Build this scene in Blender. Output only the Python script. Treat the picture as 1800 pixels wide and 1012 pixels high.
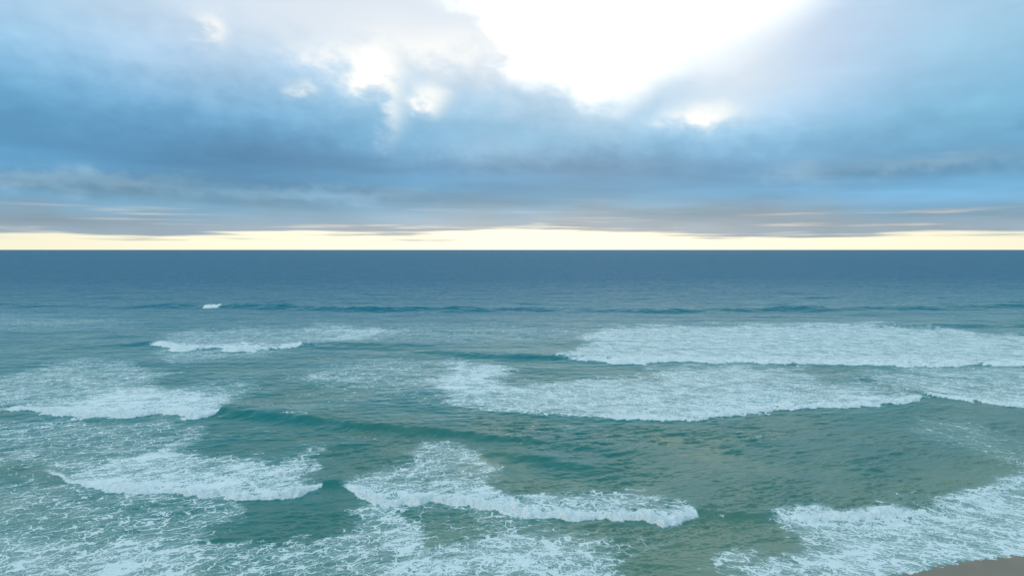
import bpy, math
import numpy as np
from mathutils import Vector

# ------------------------------------------------------------------ camera, world, sun
scene = bpy.context.scene
for o in list(bpy.data.objects):
    bpy.data.objects.remove(o)
CAM_H = 25.0
F_PX, CX, CY, HORIZON_V = 1216.0, 900.0, 506.0, 438.0      # photograph is 1800 x 1012
PITCH = math.atan((CY - HORIZON_V) / F_PX)
cam_data = bpy.data.cameras.new('camera')
cam_data.sensor_width = 36.0
cam_data.lens = 36.0 * F_PX / 1800.0
cam_data.clip_start, cam_data.clip_end = 0.5, 90000.0
cam = bpy.data.objects.new('camera', cam_data)
cam.location = (0, 0, CAM_H)
cam.rotation_euler = (math.pi / 2 - PITCH, 0, 0)
scene.collection.objects.link(cam)
scene.camera = cam

scene.view_settings.view_transform = 'Standard'
scene.view_settings.look = 'None'
scene.view_settings.exposure = 0.0
scene.view_settings.gamma = 1.0
scene.view_settings.use_curve_mapping = False
scene.cycles.use_denoising = True
scene.cycles.max_bounces = 3
scene.cycles.diffuse_bounces = 2
scene.cycles.glossy_bounces = 2
scene.cycles.sample_clamp_indirect = 8.0

SUN_AZ, SUN_EL = 7.0, 17.5          # degrees: right of straight ahead, above the horizon


def pix_dir(u, v):
    """direction of a pixel: (azimuth, elevation) in degrees"""
    x, y, z = (u - CX) / F_PX, 1.0, (CY - v) / F_PX
    y2 = y * math.cos(PITCH) + z * math.sin(PITCH)
    z2 = -y * math.sin(PITCH) + z * math.cos(PITCH)
    return (math.degrees(math.atan2(x, y2)), math.degrees(math.atan2(z2, math.hypot(x, y2))))


class N:
    """tiny expression helper over shader math nodes"""
    tree = None

    def __init__(self, sock):
        self.s = sock

    @staticmethod
    def math(op, *a, clamp=False):
        n = N.tree.nodes.new('ShaderNodeMath')
        n.operation = op
        n.use_clamp = clamp
        for i, v in enumerate(a):
            if isinstance(v, N):
                N.tree.links.new(v.s, n.inputs[i])
            else:
                n.inputs[i].default_value = v
        return N(n.outputs[0])

    def __add__(self, o): return N.math('ADD', self, o)
    def __radd__(self, o): return N.math('ADD', o, self)
    def __sub__(self, o): return N.math('SUBTRACT', self, o)
    def __rsub__(self, o): return N.math('SUBTRACT', o, self)
    def __mul__(self, o): return N.math('MULTIPLY', self, o)
    def __rmul__(self, o): return N.math('MULTIPLY', o, self)
    def __truediv__(self, o): return N.math('DIVIDE', self, o)
    def __rtruediv__(self, o): return N.math('DIVIDE', o, self)


def smooth(x, a, b):
    n = N.tree.nodes.new('ShaderNodeMapRange')
    n.interpolation_type = 'SMOOTHSTEP'
    for i, v in ((0, x), (1, a), (2, b)):
        if isinstance(v, N):
            N.tree.links.new(v.s, n.inputs[i])
        else:
            n.inputs[i].default_value = v
    n.inputs[3].default_value, n.inputs[4].default_value = 0.0, 1.0
    return N(n.outputs[0])


def link(sock_from, inp):
    if isinstance(sock_from, N):
        sock_from = sock_from.s
    N.tree.links.new(sock_from, inp)


def combine(x, y, z=0.0):
    n = N.tree.nodes.new('ShaderNodeCombineXYZ')
    for i, v in enumerate((x, y, z)):
        if isinstance(v, N):
            N.tree.links.new(v.s, n.inputs[i])
        else:
            n.inputs[i].default_value = v
    return n.outputs[0]


def noise(vec, scale, detail=3.0, rough=0.5, dist=0.0, dims='3D', color=False):
    n = N.tree.nodes.new('ShaderNodeTexNoise')
    n.noise_dimensions = dims
    link(vec, n.inputs['Vector'])
    n.inputs['Scale'].default_value = scale
    n.inputs['Detail'].default_value = detail
    n.inputs['Roughness'].default_value = rough
    n.inputs['Distortion'].default_value = dist
    return n.outputs['Color'] if color else N(n.outputs[0])


def mixc(fac, a, b):
    n = N.tree.nodes.new('ShaderNodeMix')
    n.data_type = 'RGBA'
    for idx, v in ((0, fac), (6, a), (7, b)):
        if isinstance(v, N):
            N.tree.links.new(v.s, n.inputs[idx])
        elif isinstance(v, bpy.types.NodeSocket):
            N.tree.links.new(v, n.inputs[idx])
        elif idx == 0:
            n.inputs[idx].default_value = v
        else:
            n.inputs[idx].default_value = (*v, 1.0)
    return n.outputs[2]


def ramp(x, stops):
    n = N.tree.nodes.new('ShaderNodeValToRGB')
    link(x, n.inputs[0])
    el = n.color_ramp.elements
    while len(el) < len(stops):
        el.new(0.5)
    for e, (p, c) in zip(el, stops):
        e.position = p
        e.color = (*c, 1.0)
    n.color_ramp.interpolation = 'EASE' if len(stops) < 4 else 'LINEAR'
    return n.outputs[0]


def lin(r, g, b):
    f = lambda c: (c / 255 / 12.92) if c < 10.3 else ((c / 255 + 0.055) / 1.055) ** 2.4
    return (f(r), f(g), f(b))


def build_world():
    w = bpy.data.worlds.new('World')
    scene.world = w
    w.use_nodes = True
    w.cycles.sampling_method = 'MANUAL'
    w.cycles.sample_map_resolution = 512
    N.tree = t = w.node_tree
    t.nodes.clear()
    STR = 0.10
    out = t.nodes.new('ShaderNodeOutputWorld')
    bg = t.nodes.new('ShaderNodeBackground')
    bg.inputs['Strength'].default_value = STR
    t.links.new(bg.outputs[0], out.inputs[0])
    sky = t.nodes.new('ShaderNodeTexSky')
    sky.sky_type = 'NISHITA'
    sky.sun_disc = False
    sky.sun_elevation = math.radians(SUN_EL)
    sky.sun_rotation = math.radians(SUN_AZ)
    sky.air_density, sky.dust_density, sky.ozone_density = 1.0, 2.0, 1.0
    tc = t.nodes.new('ShaderNodeTexCoord')
    sep = t.nodes.new('ShaderNodeSeparateXYZ')
    t.links.new(tc.outputs['Generated'], sep.inputs[0])
    dx, dy, dz = (N(sep.outputs[i]) for i in range(3))
    az = N.math('ARCTAN2', dx, dy) * (180 / math.pi)
    el = N.math('ARCSINE', dz) * (180 / math.pi)
    # the cloud deck as a plane overhead: features flatten into streaks near the horizon
    den = 1.0 / (N.math('MAXIMUM', dz, 0.0) + 0.13)
    deck = combine(dx * den, dy * den, 0.0)
    n_big = noise(deck, 1.1, 1.0, 0.5) - 0.5
    # streaks: long in azimuth, thin in elevation
    strk = combine(az * 0.05, el * 0.50 + az * 0.012, 3.0)
    n_st = noise(strk, 1.1, 3.0, 0.5) - 0.5
    soft = combine(az * 0.075 + el * 0.02, el * 0.17 - az * 0.02, 7.0)
    n_soft = noise(soft, 1.0, 2.0, 0.45) - 0.5
    n_puff = noise(combine(az * 0.23, el * 0.34, 1.0), 1.0, 3.0, 0.5, 0.0) - 0.5

    n_fine = noise(combine(az * 0.62 + el * 0.2, el * 0.95, 5.0), 1.0, 3.0, 0.55) - 0.5

    # elevation looked up with an uneven offset: cloud bands with uneven edges
    low = smooth(el, 0.6, 3.2)
    lowst = 1.0 - smooth(el, 3.5, 9.0) * 0.85
    elw = el + (n_st * 2.6 * lowst + n_soft * 5.0) * low + n_st * 0.5
    e = elw / 90.0
    s = lambda deg: max(0.0, deg) / 90.0
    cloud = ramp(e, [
        (s(0.0), lin(160, 173, 181)),
        (s(1.9), lin(145, 168, 183)),
        (s(2.7), lin(126, 165, 187)),
        (s(4.2), lin(106, 165, 199)),
        (s(6.4), lin(100, 166, 204)),
        (s(8.8), lin(106, 175, 213)),
        (s(11.5), lin(124, 185, 221)),
        (s(14.5), lin(148, 198, 230)),
        (s(18.0), lin(172, 206, 234)),
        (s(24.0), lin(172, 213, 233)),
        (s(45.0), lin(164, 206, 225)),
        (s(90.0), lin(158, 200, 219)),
    ])
    # ---- openings where the brighter layer behind the deck shows
    wa = az + n_puff * 5.5 + n_soft * 3.0 + n_fine * 1.5
    we = el + n_puff * 3.6 + n_soft * 1.6 + n_fine * 1.1

    def boundary(pts):
        """lower edge of the bright opening: elevation as a function of azimuth"""
        n = t.nodes.new('ShaderNodeFloatCurve')
        c = n.mapping.curves[0]
        P = []
        for u, v in pts:
            a, ee = pix_dir(u, v)
            P.append(((a + 60) / 120, ee / 40))
        while len(c.points) < len(P):
            c.points.new(0.5, 0.5)
        for p, (x, y) in zip(c.points, P):
            p.location = (x, y)
        n.mapping.update()
        link((wa + 60.0) / 120.0, n.inputs['Value'])
        n.inputs['Factor'].default_value = 1.0
        return N(n.outputs[0]) * 40.0

    edge = boundary([(-300, -330), (350, -260), (560, -150), (700, -100), (800, -45), (862, 40), (895, 120),
                     (985, 158), (1060, 176), (1105, 172), (1160, 130), (1260, 82), (1380, 20),
                     (1480, -60), (1700, -230), (2100, -400)])
    top_fade = 1.0 - smooth(el, 23.0, 38.0)
    wid = N.math('MINIMUM', N.math('ABSOLUTE', az - 6.0) * 0.22, 2.6)
    open_main = smooth(we - edge + wid * 0.15, -1.1 - wid * 0.7, 2.4 + wid * 1.3) * top_fade
    open_glow = smooth(we - edge, -5.0, 3.0) * top_fade

    sa = az + n_puff * 3.2 + n_fine * 2.2
    se = el + n_puff * 2.2 + n_fine * 1.6
    spot_vec = combine(sa, se, 0.0)

    def spot(u, v, ru, rv, gain=1.0):
        a, ee = pix_dir(u, v)
        ia, ie = 21.2 / ru, 21.2 / rv
        m = t.nodes.new('ShaderNodeVectorMath')
        m.operation = 'MULTIPLY_ADD'
        t.links.new(spot_vec, m.inputs[0])
        m.inputs[1].default_value = (ia, ie, 0)
        m.inputs[2].default_value = (-a * ia, -ee * ie, 0)
        d = t.nodes.new('ShaderNodeVectorMath')
        d.operation = 'DOT_PRODUCT'
        t.links.new(m.outputs[0], d.inputs[0])
        t.links.new(m.outputs[0], d.inputs[1])
        return N.math('POWER', math.exp(-1.0), N(d.outputs['Value'])) * gain

    spots = spot(372, 50, 20, 22, .7) + spot(535, 157, 20, 11, .5) + spot(660, 128, 40, 38, .95) \
        + spot(688, 195, 20, 40, .42) + spot(752, 172, 30, 24, .85) + spot(1240, 198, 56, 17, .75) \
        + spot(580, 98, 60, 22, .45) + spot(770, 80, 160, 36, .5)
    pale = spot(660, 20, 400, 80, .95) + spot(870, 55, 130, 75, .9) + spot(1290, 130, 110, 70, .7)
    lilac = spot(1450, 70, 120, 100, .7) + spot(330, 90, 190, 60, .4)
    aqua = spot(1740, 60, 220, 150, .3)
    deep = spot(150, 235, 420, 90, .75) + spot(1060, 300, 330, 42, .75) + spot(560, 290, 300, 50, .45) + spot(1600, 310, 330, 60, .5) \
        + spot(840, 135, 70, 26, .35)
    wisp = spot(120, 318, 170, 15, .5) + spot(560, 340, 200, 12, .35) + spot(1640, 285, 120, 12, .35) + spot(870, 262, 110, 26, .3) \
        + spot(1400, 305, 50, 20, .35)
    sat1 = lambda v: N.math('MULTIPLY', v, 1.0, clamp=True)
    cloud = mixc(sat1(deep), cloud, lin(88, 143, 184))
    cloud = mixc(sat1(wisp), cloud, lin(166, 202, 224))
    cloud = mixc(sat1(aqua), cloud, lin(156, 196, 214))
    cloud = mixc(sat1(lilac), cloud, lin(180, 203, 232))
    # soft light / dark patches inside the deck
    lum = 1.05 + n_soft * 0.42 + n_st * 1.15 * low * lowst + n_big * 0.25 + n_puff * 0.22 + n_fine * 0.10
    vm = t.nodes.new('ShaderNodeVectorMath')
    vm.operation = 'SCALE'
    t.links.new(cloud, vm.inputs[0])
    link(lum, vm.inputs['Scale'])
    cloud = vm.outputs[0]

    # broad brightening of the deck near the hidden sun
    halo = spot(1010, 40, 480, 150, .6)

    # ---- the clear strip along the horizon
    gap_n = noise(combine(az * 0.085 + 4.0, el * 2.4, 9.0), 1.0, 3.0, 0.55)
    strip_edge = (gap_n - 0.5) * 2.6 + 1.08 + n_st * 1.2 + n_puff * .25
    a_s = (az - 1.0) / 8.0
    strip_edge = strip_edge + N.math('EXPONENT', a_s * a_s * -1.0) * 0.55
    strip = 1.0 - smooth(el, strip_edge - 0.35, strip_edge + 0.35)
    # thin broken gaps just above the strip
    gaps = smooth(gap_n, 0.54, 0.70) * (smooth(el, 1.2, 1.8) - smooth(el, 2.4, 3.6)) * 0.45
    a_g = (az - 2.0) / 26.0
    warm_f = N.math('EXPONENT', a_g * a_g * -1.0)
    strip_col = mixc(warm_f, lin(246, 243, 216), (1.28, 1.17, 0.88))
    strip_col = mixc(smooth(N.math('ABSOLUTE', az), 50.0, 120.0), strip_col, lin(196, 214, 226))
    gap_col = lin(236, 222, 205)

    # warm cast on the cloud bases just above the strip
    warm_low = (smooth(el, 0.8, 1.6) - smooth(el, 2.2, 5.0)) * (0.03 + warm_f * 0.34) * (0.5 + n_st * 1.8)
    col = mixc(N.math('MULTIPLY', warm_low, 1.0, clamp=True), cloud, lin(212, 200, 196))
    col = mixc(sat1(pale), col, lin(229, 236, 243))
    col = mixc(N.math('MULTIPLY', halo, 1.0, clamp=True), col, lin(212, 228, 244))
    col = mixc(N.math('MULTIPLY', open_glow, 0.55, clamp=True), col, lin(226, 236, 246))
    bright = N.math('MULTIPLY', spots, 1.0 + n_fine * 1.6 + n_puff * 0.8, clamp=True)
    col = mixc(bright, col, (1.08, 1.06, 1.0))
    col = mixc(open_main, col, (1.6, 1.57, 1.48))
    col = mixc(N.math('MULTIPLY', gaps, 1.0, clamp=True), col, gap_col)
    col = mixc(strip, col, strip_col)
    # clouds in scene radiance -> units of the sky node
    sc_ = t.nodes.new('ShaderNodeVectorMath')
    sc_.operation = 'SCALE'
    t.links.new(col, sc_.inputs[0])
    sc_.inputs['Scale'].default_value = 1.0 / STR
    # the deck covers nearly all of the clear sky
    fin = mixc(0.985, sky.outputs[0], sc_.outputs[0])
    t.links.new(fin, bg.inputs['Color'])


build_world()

sun_data = bpy.data.lights.new('sun', 'SUN')
sun_data.energy = 0.5
sun_data.angle = math.radians(100)
sun_data.color = (1.0, 0.95, 0.88)
sun = bpy.data.objects.new('sun', sun_data)
_a, _e = math.radians(SUN_AZ), math.radians(SUN_EL)
to_sun = Vector((math.sin(_a) * math.cos(_e), math.cos(_a) * math.cos(_e), math.sin(_e)))
sun.rotation_euler = to_sun.to_track_quat('Z', 'Y').to_euler()
sun.location = (0, 0, 60)
scene.collection.objects.link(sun)

# ------------------------------------------------------------------ numeric helpers
rng = np.random.default_rng(11)


def ground(u, v, z=0.0):
    """photo pixel -> point on the plane z"""
    x, y, zz = (u - CX) / F_PX, 1.0, (CY - v) / F_PX
    y2 = y * math.cos(PITCH) + zz * math.sin(PITCH)
    z2 = -y * math.sin(PITCH) + zz * math.cos(PITCH)
    k = (z - CAM_H) / z2
    return (x * k, y2 * k)


def chart(X, Y):
    """ground point (z = 0) -> photo chart coordinates"""
    yc = Y * math.cos(PITCH) + CAM_H * math.sin(PITCH)
    zc = Y * math.sin(PITCH) - CAM_H * math.cos(PITCH)
    return CX + F_PX * X / yc, CY - F_PX * zc / yc


def fft_tile(n, size, power, kmin, kmax, direction=None, spread=4.0):
    """periodic random surface of unit variance; optional wave direction"""
    k1 = np.fft.fftfreq(n, d=size / n) * 2 * np.pi
    KX, KY = np.meshgrid(k1, k1, indexing='xy')
    K = np.hypot(KX, KY)
    K[0, 0] = 1e9
    amp = K ** (-power) * np.exp(-(kmin / K) ** 4) * np.exp(-(K / kmax) ** 4)
    if direction is not None:
        c = np.abs((KX * direction[0] + KY * direction[1]) / K)
        amp = amp * (0.04 + c ** spread)
    H = np.fft.fft2(rng.standard_normal((n, n))) * amp
    h = np.fft.ifft2(H).real
    return (h / h.std()).astype(np.float32)


def sample(tile, size, X, Y):
    n = tile.shape[0]
    fx, fy = (X / size % 1.0) * n, (Y / size % 1.0) * n
    i, j = fx.astype(np.int64), fy.astype(np.int64)
    a, b = (fx - i).astype(np.float32), (fy - j).astype(np.float32)
    i %= n
    j %= n
    i2, j2 = (i + 1) % n, (j + 1) % n
    return (tile[j, i] * (1 - a) * (1 - b) + tile[j, i2] * a * (1 - b)
            + tile[j2, i] * (1 - a) * b + tile[j2, i2] * a * b)


def sstep(x, a, b):
    t = np.clip((x - a) / (b - a), 0, 1)
    return t * t * (3 - 2 * t)


def poly_inside(U, V, pts, fin, fout=0.0, vk=2.2):
    """soft inside mask of a polygon given in the photo chart"""
    P = np.array(pts, float)
    P = np.c_[P[:, 0], P[:, 1] * vk]
    W = V * vk
    m = (U > P[:, 0].min() - fin - 5) & (U < P[:, 0].max() + fin + 5) & \
        (W > P[:, 1].min() - fin - 5) & (W < P[:, 1].max() + fin + 5)
    res = np.zeros(U.shape, np.float32)
    u, w = U[m], W[m]
    if u.size == 0:
        return res
    d = np.full(u.shape, 1e9)
    ins = np.zeros(u.shape, bool)
    for k in range(len(P)):
        ax, ay = P[k]
        bx, by = P[(k + 1) % len(P)]
        ex, ey = bx - ax, by - ay
        t = np.clip(((u - ax) * ex + (w - ay) * ey) / (ex * ex + ey * ey + 1e-9), 0, 1)
        d = np.minimum(d, np.hypot(u - ax - t * ex, w - ay - t * ey))
        if ay != by:
            c = ((ay > w) != (by > w)) & (u < ex * (w - ay) / (by - ay) + ax)
            ins ^= c
    sd = np.where(ins, d, -d)
    res[m] = sstep(sd, -fin * 0.5, fin * 0.5)
    return res


# ------------------------------------------------------------------ the sea surface as one field
# tessellation: a fan that gets coarser with distance
n_col = 1500
T = np.linspace(-1.0, 1.0, n_col)
v_rows = np.concatenate([np.linspace(1310.0, 1060.0, 120)[:-1], np.linspace(1060.0, 447.0, 575)])
y_rows = [ground(CX, v)[1] for v in v_rows]
y_rows += list(np.geomspace(y_rows[-1] * 1.04, 32000.0, 42))
Yr = np.array(y_rows)
X = (T[None, :] * Yr[:, None])
Y = np.repeat(Yr[:, None], n_col, 1)
U, V = chart(X, Y)
DIST = np.hypot(X, Y)

nz_a = fft_tile(512, 1.0, 1.6, 2 * np.pi * 2, 2 * np.pi * 150)       # general fbm, unit tile
nz_b = fft_tile(512, 1.0, 1.6, 2 * np.pi * 2, 2 * np.pi * 150)


nz_c = fft_tile(512, 1.0, 2.7, 2 * np.pi * 2, 2 * np.pi * 60)       # smoother


def fbm(size, ox=0.0, oy=0.0, t=None, sx=1.0):
    return sample(nz_a if t is None else t, size, X * sx + ox, Y + oy)


# crest lines: (u, v, height in metres, broken 0..1) along the foot of each wave in the photograph
CRESTS = {
    'far': dict(ragged=0.1, roll=6.0, front=4.0, back=12.0, pts=[
        (-500, 537, .8, 0), (0, 538, .9, 0), (200, 540, .8, 0), (330, 541, 1.3, 0), (352, 542, 1.3, .2), (358, 542, 1.5, 1),
        (378, 542, 1.5, 1), (388, 542, 1.3, 0), (480, 543, 1.6, 0), (600, 546, 1.3, 0), (780, 548, 1.6, 0), (900, 547, 1.2, 0),
        (1150, 549, 1.3, 0), (1430, 546, 1.3, 0), (1800, 541, 1.1, 0), (2300, 538, .4, 0)]),
    'outer_swell': dict(roll=2, front=7.0, back=14.0, pts=[
        (300, 519, 0, 0), (620, 518, .35, 0), (900, 518, .5, 0), (1250, 517, .4, 0), (1700, 514, .3, 0), (2200, 512, .2, 0)]),
    'right_swell': dict(roll=2, front=4.0, back=9.0, pts=[
        (1350, 574, 0, 0), (1500, 575, .4, 0), (1700, 576, .8, 0), (1800, 576, .9, 0), (2200, 578, .8, 0)]),
    'left_small': dict(roll=5.0, front=3.2, back=8.0, pts=[
        (20, 614, 0, 0), (180, 609, .35, 0), (255, 608, .75, 0), (268, 609, .85, .6), (285, 612, .95, 1), (350, 615, 1.0, 1),
        (440, 616, 1.0, 1), (505, 614, .9, 1), (520, 611, .85, .7), (530, 610, .8, 0), (640, 609, .5, 0), (760, 612, .25, 0),
        (900, 614, 0, 0)]),
    'right_long': dict(roll=3.0, front=2.6, back=9.0, pts=[
        (600, 610, 0, 0), (720, 620, .4, 0), (800, 626, .6, 0), (900, 632, .85, 0), (995, 635, 1.05, 0), (1010, 636, 1.0, .8),
        (1080, 639, .95, 1), (1300, 639, .85, 1), (1500, 642, .8, 1), (1650, 645, .8, 1), (1800, 645, .8, 1), (2300, 652, .8, 1)]),
    'middle': dict(roll=2.6, front=2.2, back=8.0, pts=[
        (560, 690, 0, 0), (750, 705, .15, 0), (850, 721, .22, 0), (960, 730, .3, .1), (1140, 739, .42, .5), (1220, 739, .5, .8),
        (1290, 731, .5, .9), (1350, 726, .5, .9), (1372, 721, .5, .9), (1440, 717, .5, 1), (1500, 714, .5, 1), (1600, 710, .6, 1),
        (1618, 706, .55, 1), (1626, 700, .4, .3), (1640, 700, .3, 0), (1700, 704, .1, 0), (1760, 706, 0, 0)]),
    'right_inner': dict(roll=2.2, front=2.0, back=7.0, pts=[
        (1470, 655, 0, 0), (1560, 680, .2, .1), (1630, 697, .35, .3), (1700, 706, .4, .8), (1760, 713, .45, .9),
        (1800, 716, .45, .9), (2100, 735, .4, .8)]),
    'left_big': dict(gain=.64, roll=3.2, front=1.7, back=7.0, pts=[
        (-400, 722, .4, 0), (0, 724, .5, 0), (18, 723, .55, .8), (70, 725, .6, 1), (78, 731, .75, 1), (110, 733, .9, 1),
        (150, 735, .9, 1), (200, 733, .9, 1), (300, 729, .9, 1), (322, 734, .95, 1), (358, 737, 1.0, 1), (370, 732, 1.05, 1),
        (380, 730, 1.15, 0), (420, 732, 1.2, 0), (495, 741, 1.1, 0), (540, 746, 1.1, 0),
        (620, 756, 1.15, 0), (700, 762, 1.1, 0), (790, 768, .9, 0), (880, 778, .75, 0), (960, 786, .6, 0), (1050, 795, .35, 0),
        (1180, 804, .15, 0), (1300, 812, 0, 0)]),
    'middle_swell': dict(roll=2, front=1.9, back=4.0, pts=[
        (820, 800, 0, 0), (890, 806, .35, 0), (960, 818, .45, 0), (1030, 830, .3, 0), (1120, 842, 0, 0)]),
    'near_left': dict(gain=.85, roll=1.5, front=1.2, back=5.0, pts=[
        (-300, 790, 0, 0), (60, 822, 0, 0), (105, 838, .15, .5), (150, 857, .28, .8), (250, 867, .38, .9), (350, 871, .45, 1),
        (430, 879, .6, 1), (470, 879, .65, 1), (530, 870, .65, 1), (560, 859, .6, .9), (568, 857, .55, 0), (585, 858, .5, 0),
        (600, 859, .2, 0), (640, 866, 0, 0)]),
    'near_middle': dict(gain=.82, roll=1.45, front=1.1, back=4.5, pts=[
        (560, 858, 0, 0), (585, 858, .35, 0), (598, 858, .42, .2), (610, 862, .42, .6), (640, 876, .55, 1), (660, 888, .75, 1), (690, 891, .85, 1),
        (715, 890, .85, 1), (735, 893, .85, 1), (757, 883, .7, 1), (830, 893, .62, 1), (920, 911, .72, 1), (1010, 913, .72, 1),
        (1100, 915, .68, 1), (1165, 924, .72, 1), (1190, 921, .65, 1), (1222, 911, .55, .8), (1232, 912, .55, 0), (1330, 915, .5, 0),
        (1400, 914, .25, 0), (1470, 914, 0, 0)]),
    'shore': dict(roll=1.5, front=1.5, back=4.0, pts=[
        (1330, 920, 0, 0), (1390, 918, .3, .3), (1430, 917, .45, .6), (1500, 914, .48, .8), (1580, 910, .45, .8), (1620, 909, .4, .3),
        (1660, 904, .35, .1), (1730, 884, .35, .25), (1800, 850, .3, .4), (1900, 800, .2, .2), (2100, 720, 0, 0)]),
}

wob_n = fbm(16.0, 0, 0, nz_c) * 0.75 + fbm(5.0, 3, 8, nz_c) * 0.28 + fbm(4.0, 2, 1) * 0.10
wob_f = fbm(60.0, 0, 0, nz_c) * 0.7 + fbm(19.0, 3, 8, nz_c) * 0.35
_k = sstep(Y, 80, 170)
wob = wob_n * (1 - _k) + wob_f * _k
Z = np.zeros(X.shape, np.float32)
ROLL = np.zeros(X.shape, np.float32)
FRONT = {}          # wave -> (signed distance seaward of the foot, broken amount, height)
for name, w in CRESTS.items():
    G = np.array([(*ground(p[0], p[1]), p[2], p[3]) for p in w['pts']])
    # the foot line as a function of x; x is monotonous along every line
    xs = np.linspace(G[0, 0], G[-1, 0], 4000)
    yf, am, br = (np.interp(xs, G[:, 0], G[:, k]) for k in (1, 2, 3))
    ker = np.hanning(25)
    ker /= ker.sum()
    pad = lambda a: np.convolve(np.pad(a, 12, mode='edge'), ker, 'valid')
    yf, am = pad(yf), pad(am)
    yfi = np.interp(X, xs, yf)
    ami = np.interp(X, xs, am, left=0, right=0).astype(np.float32)
    bri = np.interp(X, xs, br, left=0, right=0).astype(np.float32)
    yfi = yfi - wob * w['front'] * w.get('ragged', 0.55) * (0.08 + 0.92 * bri) * np.clip(yfi / 120, .6, 2.5)
    s = (Y - yfi).astype(np.float32)
    lump = (1 - 0.25 * bri) * (1 + bri * (0.22 * fbm(11.0, 5, 1, nz_c) + 0.12 * fbm(4.0, 1, 7, nz_c)))
    ami = ami * w.get('gain', 1.0)
    a = ami * np.clip(lump, .35, 1.8) * (1 + 0.16 * fbm(110, 9, 4) * (1 - bri))
    # unbroken: rounded crest with a steeper face; broken: abrupt front, long low back
    cr = w['front']
    face = np.where(s < cr, np.exp(-((s - cr) / (cr * 0.75)) ** 2), np.exp(-((s - cr) / w['back']) ** 2))
    fr = np.clip(1.9 * ami / 0.7, .9, 3.0) + 0.004 * np.clip(Y - 60, 0, 200)
    sq = np.clip(1 - s / fr, 0, 1)
    bore = np.where(s < 0, 0, np.sqrt(1 - sq * sq)) * np.where(s < fr, 1.0, np.exp(-np.clip(s - fr, 0, None) / (w['back'] * 0.7)))
    prof = face * (1 - bri) + bore * bri
    trough = -0.18 * np.exp(-((s + cr * 1.3) / (cr * 1.2)) ** 2)
    h = a * (prof + trough * (1 - 0.6 * bri))
    Z = Z + h.astype(np.float32)
    on = sstep(s, -0.15 * fr, 0.25 * fr)
    rw = w['roll'] * np.clip(0.8 + 0.35 * fbm(14 + 30 * _k.mean(), 6, 2, nz_c), .35, 1.6)
    r = bri * on * np.exp(-(np.clip(s, 0, None) / rw) ** 2)
    ROLL = np.maximum(ROLL, r)
    FRONT[name] = (s, bri, ami)

# warped chart coordinates: ragged edges of the foam
wu = U + (fbm(60, 3, 3, nz_c) * 20 + fbm(20, 3, 3) * 9 + fbm(7, 1, 2, nz_b) * 5) * (60 / np.maximum(DIST, 60)) ** .5
wv = V + (fbm(55, 8, 2, nz_c) * 9 + fbm(20, 8, 2, nz_b) * 5 + fbm(6, 4, 9) * 3) * (60 / np.maximum(DIST, 60))

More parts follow.
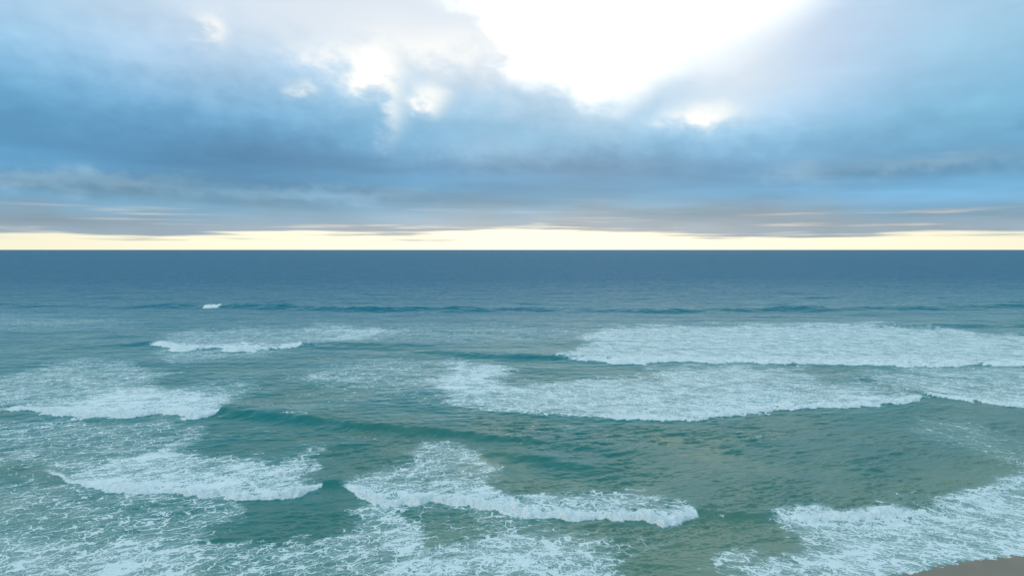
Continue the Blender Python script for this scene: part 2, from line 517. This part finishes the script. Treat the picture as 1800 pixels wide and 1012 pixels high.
# foam fields: polygon in the photo chart, density, feather, wave whose foot cuts it off (or None)
FOAM = [
    ('far', [(0, 552), (70, 556), (210, 560), (250, 570), (150, 578), (0, 580), (-300, 585), (-300, 550)], .30, 34, None),
    ('left_small', [(262, 606), (330, 578), (450, 574), (620, 574), (700, 580), (640, 600), (525, 612), (500, 630), (270, 630)], .40, 22, 'left_small'),
    ('left_small', [(560, 574), (760, 573), (1000, 572), (1060, 580), (1000, 596), (820, 600), (600, 600)], .30, 34, None),
    ('left_small', [(280, 610), (520, 612), (460, 624), (330, 640), (300, 640)], .38, 18, None),
    ('right_long', [(996, 632), (1020, 606), (1050, 584), (1064, 574), (1300, 571), (1520, 569), (1640, 576), (1760, 588), (2300, 596),
                    (2300, 690), (1000, 690)], .72, 14, 'right_long'),
    ('middle', [(760, 668), (800, 640), (880, 640), (905, 668), (1000, 672), (1120, 664), (1160, 646), (1300, 643), (1420, 652),
                (1500, 672), (1570, 692), (1640, 698), (1620, 760), (900, 760), (790, 712)], .50, 22, 'middle'),
    ('middle', [(500, 665), (600, 634), (760, 628), (900, 640), (880, 690), (780, 705), (640, 692)], .34, 30, None),
    ('middle', [(880, 672), (1060, 672), (1250, 668), (1380, 690), (1300, 735), (1000, 730), (850, 705), (780, 690)], .22, 36, 'middle'),
    ('middle', [(1150, 640), (1300, 640), (1460, 655), (1400, 672), (1200, 668)], .15, 22, None),
    ('middle', [(1480, 696), (1560, 690), (1640, 698), (1640, 760), (1480, 760)], .25, 16, 'middle'),
    ('right_inner', [(1500, 652), (1640, 647), (1900, 647), (2300, 650), (2300, 790), (1700, 790), (1600, 690), (1540, 676)], .54, 26, 'right_inner'),
    ('left_big', [(-300, 668), (0, 664), (90, 640), (180, 632), (250, 650), (300, 655), (290, 690), (380, 672), (460, 660), (430, 684),
                  (404, 700), (398, 720), (372, 800), (-300, 800)], .46, 22, 'left_big'),
    ('left_big', [(90, 715), (180, 690), (290, 694), (380, 700), (400, 718), (360, 800), (60, 800)], .55, 24, 'left_big'),
    ('left_big', [(494, 731), (520, 733), (548, 741), (530, 742), (508, 737)], .85, 5, None),
    ('left_big', [(540, 728), (570, 733), (548, 736)], .3, 6, None),
    ('near_left', [(-300, 745), (60, 736), (330, 738), (360, 752), (335, 778), (300, 810), (100, 830), (60, 822), (-300, 800)], .40, 30, None),
    ('near_left', [(130, 836), (200, 800), (300, 786), (400, 800), (520, 790), (548, 812), (552, 836), (572, 852), (560, 920), (100, 920)], .64, 20, 'near_left'),
    ('near_left', [(300, 830), (420, 806), (530, 812), (570, 852), (540, 920), (300, 920)], .14, 26, 'near_left'),
    ('near_middle', [(598, 858), (640, 826), (700, 806), (726, 784), (800, 782), (838, 800), (860, 816), (900, 850), (960, 868), (930, 960), (640, 960)], .50, 20, 'near_middle'),
    ('near_middle', [(860, 852), (960, 866), (1080, 878), (1160, 894), (1226, 908), (1200, 960), (880, 960)], .44, 16, 'near_middle'),
    ('shore', [(1340, 916), (1400, 908), (1590, 902), (1690, 888), (1745, 858), (1830, 832), (2200, 760), (2200, 1160), (1240, 1160),
               (1300, 1000), (1400, 962), (1376, 936)], .66, 18, None),
    ('shore', [(1440, 925), (1650, 915), (1830, 850), (2200, 800), (2200, 1160), (1380, 1160), (1420, 990), (1460, 960)], .14, 26, None),
    ('lace', [(-300, 840), (60, 836), (150, 860), (300, 870), (470, 880), (520, 884), (440, 912), (380, 930), (330, 958), (-300, 1200)], .40, 28, None),
    ('lace', [(-300, 950), (100, 940), (380, 948), (330, 1000), (300, 1200), (-300, 1200)], .22, 36, None),
    ('lace', [(140, 1000), (260, 966), (420, 946), (520, 944), (590, 930), (640, 890), (700, 892), (712, 950), (780, 962), (840, 940), (900, 950),
              (1000, 950), (1060, 980), (1090, 1012), (1140, 1200), (100, 1200)], .50, 22, None),
    ('lace', [(640, 900), (750, 886), (840, 896), (1010, 916), (1040, 930), (1090, 960), (1060, 1010), (700, 1010)], .34, 26, None),
    ('lace', [(1040, 925), (1190, 925), (1130, 960), (1060, 950)], .16, 22, None),
    ('lace', [(1236, 985), (1280, 966), (1312, 955), (1336, 957), (1330, 975), (1310, 992)], .50, 14, None),
    ('lace', [(1600, 735), (1700, 740), (1830, 790), (1830, 840), (1740, 800), (1640, 770)], .24, 34, None),
    ('lace', [(1570, 868), (1640, 868), (1640, 880), (1580, 878)], .28, 14, None),
    ('lace', [(470, 690), (560, 660), (640, 660), (640, 720), (520, 730)], .15, 40, None),
]
FM = np.zeros(X.shape, np.float32)
REGION = {}
for wave, pts, dens, feather, cut in FOAM:
    m = poly_inside(wu, wv, pts, feather * (2.1 if feather > 12 else 1.0))
    if cut:
        s = FRONT[cut][0]
        m = m * sstep(s, -0.1, 0.25)
    FM = FM + dens * m
    REGION[wave] = np.maximum(REGION.get(wave, 0), m)
# clear pools between the lace
for pts, amount, feather in (([(430, 890), (560, 880), (640, 880), (600, 925), (520, 942), (420, 945)], .9, 20),
                             ([(705, 905), (800, 905), (850, 930), (800, 958), (720, 950)], .55, 22),
                             ([(330, 742), (600, 752), (590, 780), (430, 792), (350, 775)], .9, 20),
                             ([(905, 645), (1090, 645), (1060, 670), (920, 668)], .8, 14)):
    FM = FM * (1 - amount * poly_inside(wu, wv, pts, feather))
FM = np.clip(FM * 0.92, 0, 1)
# denser along the broken fronts
w_boost = {'left_small': .25, 'far': .2}
for name, (s, br, am) in FRONT.items():
    k = 8.0 if name not in ('near_left', 'near_middle', 'shore') else 3.6
    FM = np.maximum(FM, np.clip(FM * 0.92 + (0.62 if k < 5 else 0.46) * w_boost.get(name, 1.0) * br * np.exp(-np.clip(s, 0, None) / k) * (s > 0) * (FM > .02), 0, 1))
FM = np.clip(np.maximum(FM, ROLL), 0, 1)

# air in the water round the foam (box-blurred density)
def blur(a, r):
    for ax in (0, 1):
        c = np.cumsum(np.pad(a, [(r + 1, r) if i == ax else (0, 0) for i in (0, 1)], mode='edge'), axis=ax, dtype=np.float64)
        a = ((c[2 * r + 1:] - c[:-2 * r - 1]) if ax == 0 else (c[:, 2 * r + 1:] - c[:, :-2 * r - 1])) / (2 * r + 1)
    return a.astype(np.float32)


AER = blur(FM, 9)

# wind waves and chop
row_step = np.gradient(Yr)[:, None]
tile_l = fft_tile(512, 1.0, 2.2, 2 * np.pi * 4, 2 * np.pi * 40, (0.15, 1.0), 6.0)
tile_s = fft_tile(1024, 1.0, 1.9, 2 * np.pi * 9, 2 * np.pi * 130, (-0.33, 1.0), 8.0)
tile_x = fft_tile(1024, 1.0, 1.7, 2 * np.pi * 14, 2 * np.pi * 200, (0.35, 1.0), 2.0)
calm = 1 - 0.55 * np.clip(FM, 0, 1)
gust = np.clip(1 + 0.5 * fbm(70, 20, 4), .35, 1.9)
near_ripple = 1 + 0.35 * poly_inside(U, V, [(820, 720), (1300, 740), (1560, 760), (1500, 890), (1150, 890), (900, 800)], 120)
chop = sample(tile_l, 180.0, X, Y) * 0.12 * (0.25 + 2.6 * sstep(DIST, 170, 480)) * np.exp(-(row_step / 9) ** 2) \
    + sample(tile_s, 34.0, X, Y) * 0.036 * gust * near_ripple * calm * np.exp(-(row_step / 1.0) ** 2) \
    + sample(tile_x, 15.0, X + 3, Y) * 0.016 * gust * calm * np.exp(-(row_step / .45) ** 2)
Z = Z + chop.astype(np.float32)
# foam has body: thick whitewater is lumpy
rough = sample(nz_c, 4.0, X, Y) * .75 + sample(nz_b, 2.2, X, Y) * .25
Z = Z + (ROLL * 0.17 * rough + FM * 0.025 * sample(nz_a, 1.7, X, Y)) * np.exp(-(row_step / .8) ** 2)

# ---- the beach: foreshore rising out of the water along the swash line
SHORE = np.array([ground(u, v) for u, v in ((-1200, 1420), (600, 1230), (1150, 1090), (1400, 1042), (1560, 1016), (1620, 1004), (1700, 988), (1760, 981), (1810, 975), (1900, 950), (2300, 860), (3000, 760))])


def shore_y(x):
    return np.interp(x, SHORE[:, 0], SHORE[:, 1])


swash = shore_y(X) + fbm(6, 2, 2) * .32 + fbm(2.1, 7, 3, nz_b) * .16
inl = Y - swash                       # > 0 seaward
Z = Z * np.clip(inl / 9.0, 0.0, 1.0).astype(np.float32)
Z = Z + 0.05 * sstep(inl, 0.0, 0.35) - 0.03
DEPTH = np.clip(inl, 0, None).astype(np.float32)

# ------------------------------------------------------------------ vertex data
# depth index 0 (shore) .. 1 (open sea), uneven so that colour bands do not follow straight lines
dep = np.clip((np.log(np.maximum(DEPTH + 18 * fbm(120, 40, 10) * np.clip(DEPTH / 60, 0, 1), 1.0)) - math.log(12)) / (math.log(520) - math.log(12)), 0, 1)
ATTR = np.stack([FM, ROLL, AER, dep.astype(np.float32)], -1).reshape(-1, 4).astype(np.float32)
CO = np.stack([X, Y, Z], -1).reshape(-1, 3).astype(np.float32)
nr, nc = X.shape
# smooth normals of the whole surface (so that the pieces meet without a seam)
P3 = CO.reshape(nr, nc, 3).astype(np.float64)
du = np.gradient(P3, axis=1)
dv = np.gradient(P3, axis=0)
NRM = np.cross(du, dv)
NRM /= np.linalg.norm(NRM, axis=2, keepdims=True)
NRM = NRM.reshape(-1, 3).astype(np.float32)

idx = np.arange(nr * nc, dtype=np.int32).reshape(nr, nc)
QUADS = np.stack([idx[:-1, :-1], idx[:-1, 1:], idx[1:, 1:], idx[1:, :-1]], -1).reshape(-1, 4)
qmean = lambda A: ((A[:-1, :-1] + A[:-1, 1:] + A[1:, 1:] + A[1:, :-1]) / 4).reshape(-1)
q_inl = qmean(inl)
keep = q_inl > -0.6


# ------------------------------------------------------------------ materials
def water_material():
    m = bpy.data.materials.new('sea_water_and_foam')
    m.use_nodes = True
    N.tree = t = m.node_tree
    t.nodes.clear()
    out = t.nodes.new('ShaderNodeOutputMaterial')
    geo = t.nodes.new('ShaderNodeNewGeometry')
    att = t.nodes.new('ShaderNodeAttribute')
    att.attribute_name = 'surf'
    sp = t.nodes.new('ShaderNodeSeparateColor')
    t.links.new(att.outputs['Color'], sp.inputs[0])
    foam, roll, aer = (N(sp.outputs[i]) for i in range(3))
    depth = N(att.outputs['Alpha'])
    px = t.nodes.new('ShaderNodeSeparateXYZ')
    t.links.new(geo.outputs['Position'], px.inputs[0])
    x, y, z = (N(px.outputs[i]) for i in range(3))
    flat = combine(x, y, 0.0)

    # ---- foam lace
    def vec_op(op, a, b):
        n = t.nodes.new('ShaderNodeVectorMath')
        n.operation = op
        for i, v in enumerate((a, b)):
            if isinstance(v, bpy.types.NodeSocket):
                t.links.new(v, n.inputs[i])
            else:
                n.inputs[i].default_value = v
        return n.outputs[0]

    w1 = vec_op('MULTIPLY', vec_op('SUBTRACT', noise(flat, 0.42, 2.0, 0.55, 0.0, color=True), (.5, .5, .5)), (2.4, 2.4, 0))
    w2 = vec_op('MULTIPLY', vec_op('SUBTRACT', noise(flat, 1.7, 2.0, 0.5, 0.0, color=True), (.5, .5, .5)), (0.7, 0.7, 0))
    side = N.math('SQRT', x * x + 90.0)
    sheared = combine(x * 0.58, y + side * 0.42, 0.0)
    p = vec_op('ADD', vec_op('ADD', sheared, w1), w2)

    def cells(vec, scale, rnd=1.0):
        n = t.nodes.new('ShaderNodeTexVoronoi')
        n.voronoi_dimensions = '2D'
        n.feature = 'DISTANCE_TO_EDGE'
        t.links.new(vec, n.inputs['Vector'])
        n.inputs['Scale'].default_value = scale
        n.inputs['Randomness'].default_value = rnd
        return N(n.outputs['Distance'])

    e1 = cells(p, 0.62)
    e2 = cells(p, 1.55)
    e3 = cells(p, 3.9)
    patch = noise(flat, 0.20, 3.0, 0.6) - 0.5
    midn = noise(sheared, 0.42, 4.0, 0.6) - 0.5
    grain = noise(combine(x * .7, y, 0.0), 2.2, 4.0, 0.65) - 0.5
    fd = foam * (1.15 + patch * 2.1 + midn * 2.7 + grain * 0.45)
    brk = smooth(noise(sheared, 0.9, 3.0, 0.6), 0.30, 0.66)
    th1 = (fd * 0.095 - 0.002) * (0.15 + brk * 1.5) - 0.004
    th2 = (fd * 0.135 - 0.028) * (0.35 + brk * 1.25) - 0.004
    th3 = fd * 0.19 - 0.085
    lace = 1.0 - smooth(e1 - th1, -0.020, 0.016)
    lace2 = 1.0 - smooth(e2 - th2, -0.03, 0.03)
    lace3 = 1.0 - smooth(e3 - th3, -0.05, 0.05)
    present = smooth(fd, 0.03, 0.16)
    f = N.math('MAXIMUM', lace * 0.9, N.math('MAXIMUM', lace2 * 0.95, lace3)) * present
    solid = smooth(fd + grain * 0.6, 1.0, 1.45)
    rsolid = smooth(roll + grain * 0.55 + midn * 0.35, 0.10, 0.46)
    f = N.math('MAXIMUM', f, N.math('MAXIMUM', solid, rsolid))
    # thin film of bubbles between the threads
    film = smooth(fd, 0.15, 0.9) * 0.16
    f = N.math('MULTIPLY', N.math('MAXIMUM', f, film), 1.0, clamp=True)

    # ---- water body
    murk = noise(flat, 0.035, 3.0, 0.55) - 0.5
    d2 = depth + murk * 0.22
    body = ramp(d2, [
        (0.00, (0.100, 0.215, 0.165)),
        (0.16, (0.064, 0.200, 0.172)),
        (0.38, (0.028, 0.184, 0.172)),
        (0.58, (0.014, 0.196, 0.212)),
        (0.78, (0.005, 0.182, 0.252)),
        (1.00, (0.002, 0.142, 0.250)),
    ])
    body = mixc(N.math('MULTIPLY', aer * 0.5, 1.0, clamp=True), body, (0.12, 0.38, 0.42))

    # ---- fine relief: ripples (near) and wind waves (far)
    rip = noise(combine(x * 0.55 + y * 0.18, y, 0.0), 1.7, 3.0, 0.6)
    wave = noise(combine(x * 0.35, y, 0.0), 0.33, 3.0, 0.6)
    far = noise(combine(x * 0.45, y, 0.0), 0.075, 4.0, 0.62)
    hgt = rip * 0.085 + wave * (0.08 + depth * depth * 0.75) + far * (depth * depth * 5.0)
    bump = t.nodes.new('ShaderNodeBump')
    bump.inputs['Strength'].default_value = 1.0
    bump.inputs['Distance'].default_value = 1.0
    link(hgt, bump.inputs['Height'])

    # rough sea: diffuse upwelling light + surface reflection whose strength levels off at
    # grazing angles (wave slopes keep the effective reflectance of a sea well below a mirror's)
    dif = t.nodes.new('ShaderNodeBsdfDiffuse')
    t.links.new(body, dif.inputs['Color'])
    t.links.new(bump.outputs[0], dif.inputs['Normal'])
    glo = t.nodes.new('ShaderNodeBsdfAnisotropic')
    glo.inputs['Color'].default_value = (1, 1, 1, 1)
    link(0.10 + depth * 0.40, glo.inputs['Roughness'])
    t.links.new(bump.outputs[0], glo.inputs['Normal'])
    fre = t.nodes.new('ShaderNodeFresnel')
    fre.inputs['IOR'].default_value = 1.333
    t.links.new(bump.outputs[0], fre.inputs['Normal'])
    fr_ = N(fre.outputs[0])
    eff = fr_ * (0.58 - depth * 0.39)
    water = t.nodes.new('ShaderNodeMixShader')
    link(eff, water.inputs[0])
    t.links.new(dif.outputs[0], water.inputs[1])
    t.links.new(glo.outputs[0], water.inputs[2])

    fb = t.nodes.new('ShaderNodeBump')
    fb.inputs['Strength'].default_value = 0.9
    fb.inputs['Distance'].default_value = 1.0
    bub = noise(geo.outputs['Position'], 2.6, 3.0, 0.6)
    link(bub * (0.08 + roll * 0.34), fb.inputs['Height'])
    white = t.nodes.new('ShaderNodeBsdfPrincipled')
    white.inputs['Base Color'].default_value = (0.78, 0.86, 0.88, 1)
    white.inputs['Roughness'].default_value = 0.75
    white.inputs['IOR'].default_value = 1.2
    t.links.new(fb.outputs[0], white.inputs['Normal'])
    mix = t.nodes.new('ShaderNodeMixShader')
    link(f, mix.inputs[0])
    t.links.new(water.outputs[0], mix.inputs[1])
    t.links.new(white.outputs[0], mix.inputs[2])
    t.links.new(mix.outputs[0], out.inputs['Surface'])
    return m


def sand_material():
    m = bpy.data.materials.new('wet_sand')
    m.use_nodes = True
    N.tree = t = m.node_tree
    b = t.nodes['Principled BSDF']
    geo = t.nodes.new('ShaderNodeNewGeometry')
    n1 = noise(geo.outputs['Position'], 0.35, 5.0, 0.6, 0.3)
    n2 = noise(geo.outputs['Position'], 30.0, 3.0, 0.6)
    c = ramp(n1, [(0.3, (0.160, 0.130, 0.085)), (0.7, (0.225, 0.182, 0.120))])
    c = mixc(n2 * 0.35, c, (0.085, 0.072, 0.055))
    t.links.new(c, b.inputs['Base Color'])
    link(0.38 + n1 * 0.25, b.inputs['Roughness'])
    bp = t.nodes.new('ShaderNodeBump')
    bp.inputs['Strength'].default_value = 0.4
    bp.inputs['Distance'].default_value = 0.02
    link(n2 + n1 * 2.0, bp.inputs['Height'])
    t.links.new(bp.outputs[0], b.inputs['Normal'])
    return m


MAT_SEA = water_material()
MAT_SAND = sand_material()


# ------------------------------------------------------------------ pieces of the surface as objects
def patch(name, sel, parent=None, origin=(0, 0, 0)):
    q = QUADS[sel]
    if len(q) == 0:
        return None
    used, inv = np.unique(q.reshape(-1), return_inverse=True)
    co = CO[used] - np.array(origin, np.float32)
    me = bpy.data.meshes.new(name)
    nv, nf = len(used), len(q)
    me.vertices.add(nv)
    me.vertices.foreach_set('co', co.reshape(-1))
    me.loops.add(nf * 4)
    me.loops.foreach_set('vertex_index', inv.astype(np.int32))
    me.polygons.add(nf)
    me.polygons.foreach_set('loop_start', np.arange(0, nf * 4, 4, dtype=np.int32))
    me.polygons.foreach_set('loop_total', np.full(nf, 4, np.int32))
    me.update(calc_edges=True)
    me.polygons.foreach_set('use_smooth', np.ones(nf, bool))
    at = me.attributes.new('surf', 'FLOAT_COLOR', 'POINT')
    at.data.foreach_set('color', ATTR[used].reshape(-1))
    me.normals_split_custom_set_from_vertices(NRM[used])
    me.materials.append(MAT_SEA)
    o = bpy.data.objects.new(name, me)
    scene.collection.objects.link(o)
    if parent is not None:
        o.parent = parent
    else:
        o.location = origin
    return o


def components(sel, least=60):
    """connected pieces of a quad selection (runs per row joined by union-find)"""
    M = sel.reshape(nr - 1, nc - 1)
    runs, parent, prev = [], [], []

    def find(i):
        while parent[i] != i:
            parent[i] = parent[parent[i]]
            i = parent[i]
        return i
    for r in range(M.shape[0]):
        d = np.diff(np.concatenate([[0], M[r].astype(np.int8), [0]]))
        cur = []
        for a, b in zip(np.nonzero(d == 1)[0], np.nonzero(d == -1)[0]):
            k = len(runs)
            runs.append((r, a, b))
            parent.append(k)
            for j in prev:
                if runs[j][1] <= b and runs[j][2] >= a:
                    parent[find(j)] = find(k)
            cur.append(k)
        prev = cur
    groups = {}
    for k, (r, a, b) in enumerate(runs):
        groups.setdefault(find(k), []).append((r, a, b))
    res = []
    for g in groups.values():
        if sum(b - a for _, a, b in g) < least:
            continue
        m = np.zeros(M.shape, bool)
        for r, a, b in g:
            m[r, a:b] = True
        res.append(m.reshape(-1))
    return sorted(res, key=lambda m: -m.sum())


free = keep.copy()
q_roll = qmean(ROLL)

WAVES = [   # wave, foot point (px), label, kind of its trailing part
    ('near_middle', (900, 905), 'nearest breaking wave with lumpy white crest in the middle foreground', True),
    ('near_left', (430, 878), 'curved foaming wave in the left foreground, lace streaming behind it', True),
    ('shore', (1600, 960), 'foaming shore break washing up on the dark wet sand', True),
    ('left_big', (250, 730), 'white breaking wave at left with a dark green unbroken shoulder on its right', True),
    ('middle', (1300, 728), 'wide sheet of foam in the middle ending in a white tip at right', True),
    ('right_inner', (1720, 706), 'foam front at the right edge between the wide white wave and the shore break', True),
    ('right_long', (1400, 640), 'longest white wave, a broad dense foam band across the right side', True),
    ('left_small', (400, 615), 'short white crest line at left, seaward of the bigger breaking wave', True),
    ('far', (368, 542), 'farthest wave, a dark line with one small white break', False),
]
for key, foot, label, has_trail in WAVES:
    s, br, am = FRONT[key]
    qs, qb, qa = qmean(s), qmean(br), qmean(am)
    w = CRESTS[key]
    g = ground(*foot)
    root = bpy.data.objects.new('breaking_wave', None)
    root.empty_display_size = 2.0
    root.location = (g[0], g[1], 0)
    root['label'] = label
    root['category'] = 'wave'
    root['group'] = 'breaking waves'
    scene.collection.objects.link(root)
    crest = free & (qb > .12) & (qs > -0.5) & (qs < w['roll'] * 1.5) & (q_roll > .10)
    for m in components(crest, 14):
        patch('foam_crest', m, root, (g[0], g[1], 0))
        free &= ~m
    if key in REGION and has_trail:
        tr = free & (qmean(REGION[key]) > .35)
        for m in components(tr, 400):
            patch('foam_trail', m, root, (g[0], g[1], 0))
            free &= ~m
    face = free & (qa > .22) & (qb < .5) & (qs > -w['front'] * .8) & (qs < w['front'] * 1.9)
    if key == 'shore':
        face &= qs < 2.0
    for m in components(face, 250):
        patch('wave_face', m, root, (g[0], g[1], 0))
        free &= ~m

lace_sel = free & (qmean(REGION['lace']) > .35)
o = patch('sea_foam', lace_sel)
o['kind'] = 'stuff'
o['label'] = 'lacy white foam drifting on the green water in the foreground'
o['category'] = 'foam'
free &= ~lace_sel
o = patch('sea', free)
o['kind'] = 'structure'

# ------------------------------------------------------------------ beach
bx = np.linspace(-160, 260, 211)
by = np.concatenate([np.linspace(-260, 20, 57)[:-1], np.linspace(20, 120, 201)])
BX, BY = np.meshgrid(bx, by)
rise = shore_y(BX) - BY
BZ = np.where(rise > 0, 0.055 * rise - 0.0004 * np.clip(rise, 0, 60) ** 2, 0.06 * rise)
BZ = np.clip(BZ, -2.0, 2.6) + 0.03 * sample(nz_a, 30, BX, BY) * np.clip(np.abs(rise) / 6, 0, 1)
bi = np.arange(BX.size).reshape(BX.shape)
bq = np.stack([bi[:-1, :-1], bi[:-1, 1:], bi[1:, 1:], bi[1:, :-1]], -1).reshape(-1, 4)
me = bpy.data.meshes.new('beach')
me.from_pydata(np.stack([BX, BY, BZ], -1).reshape(-1, 3).tolist(), [], bq.tolist())
me.polygons.foreach_set('use_smooth', np.ones(len(bq), bool))
me.materials.append(MAT_SAND)
beach = bpy.data.objects.new('beach', me)
beach['kind'] = 'structure'
scene.collection.objects.link(beach)
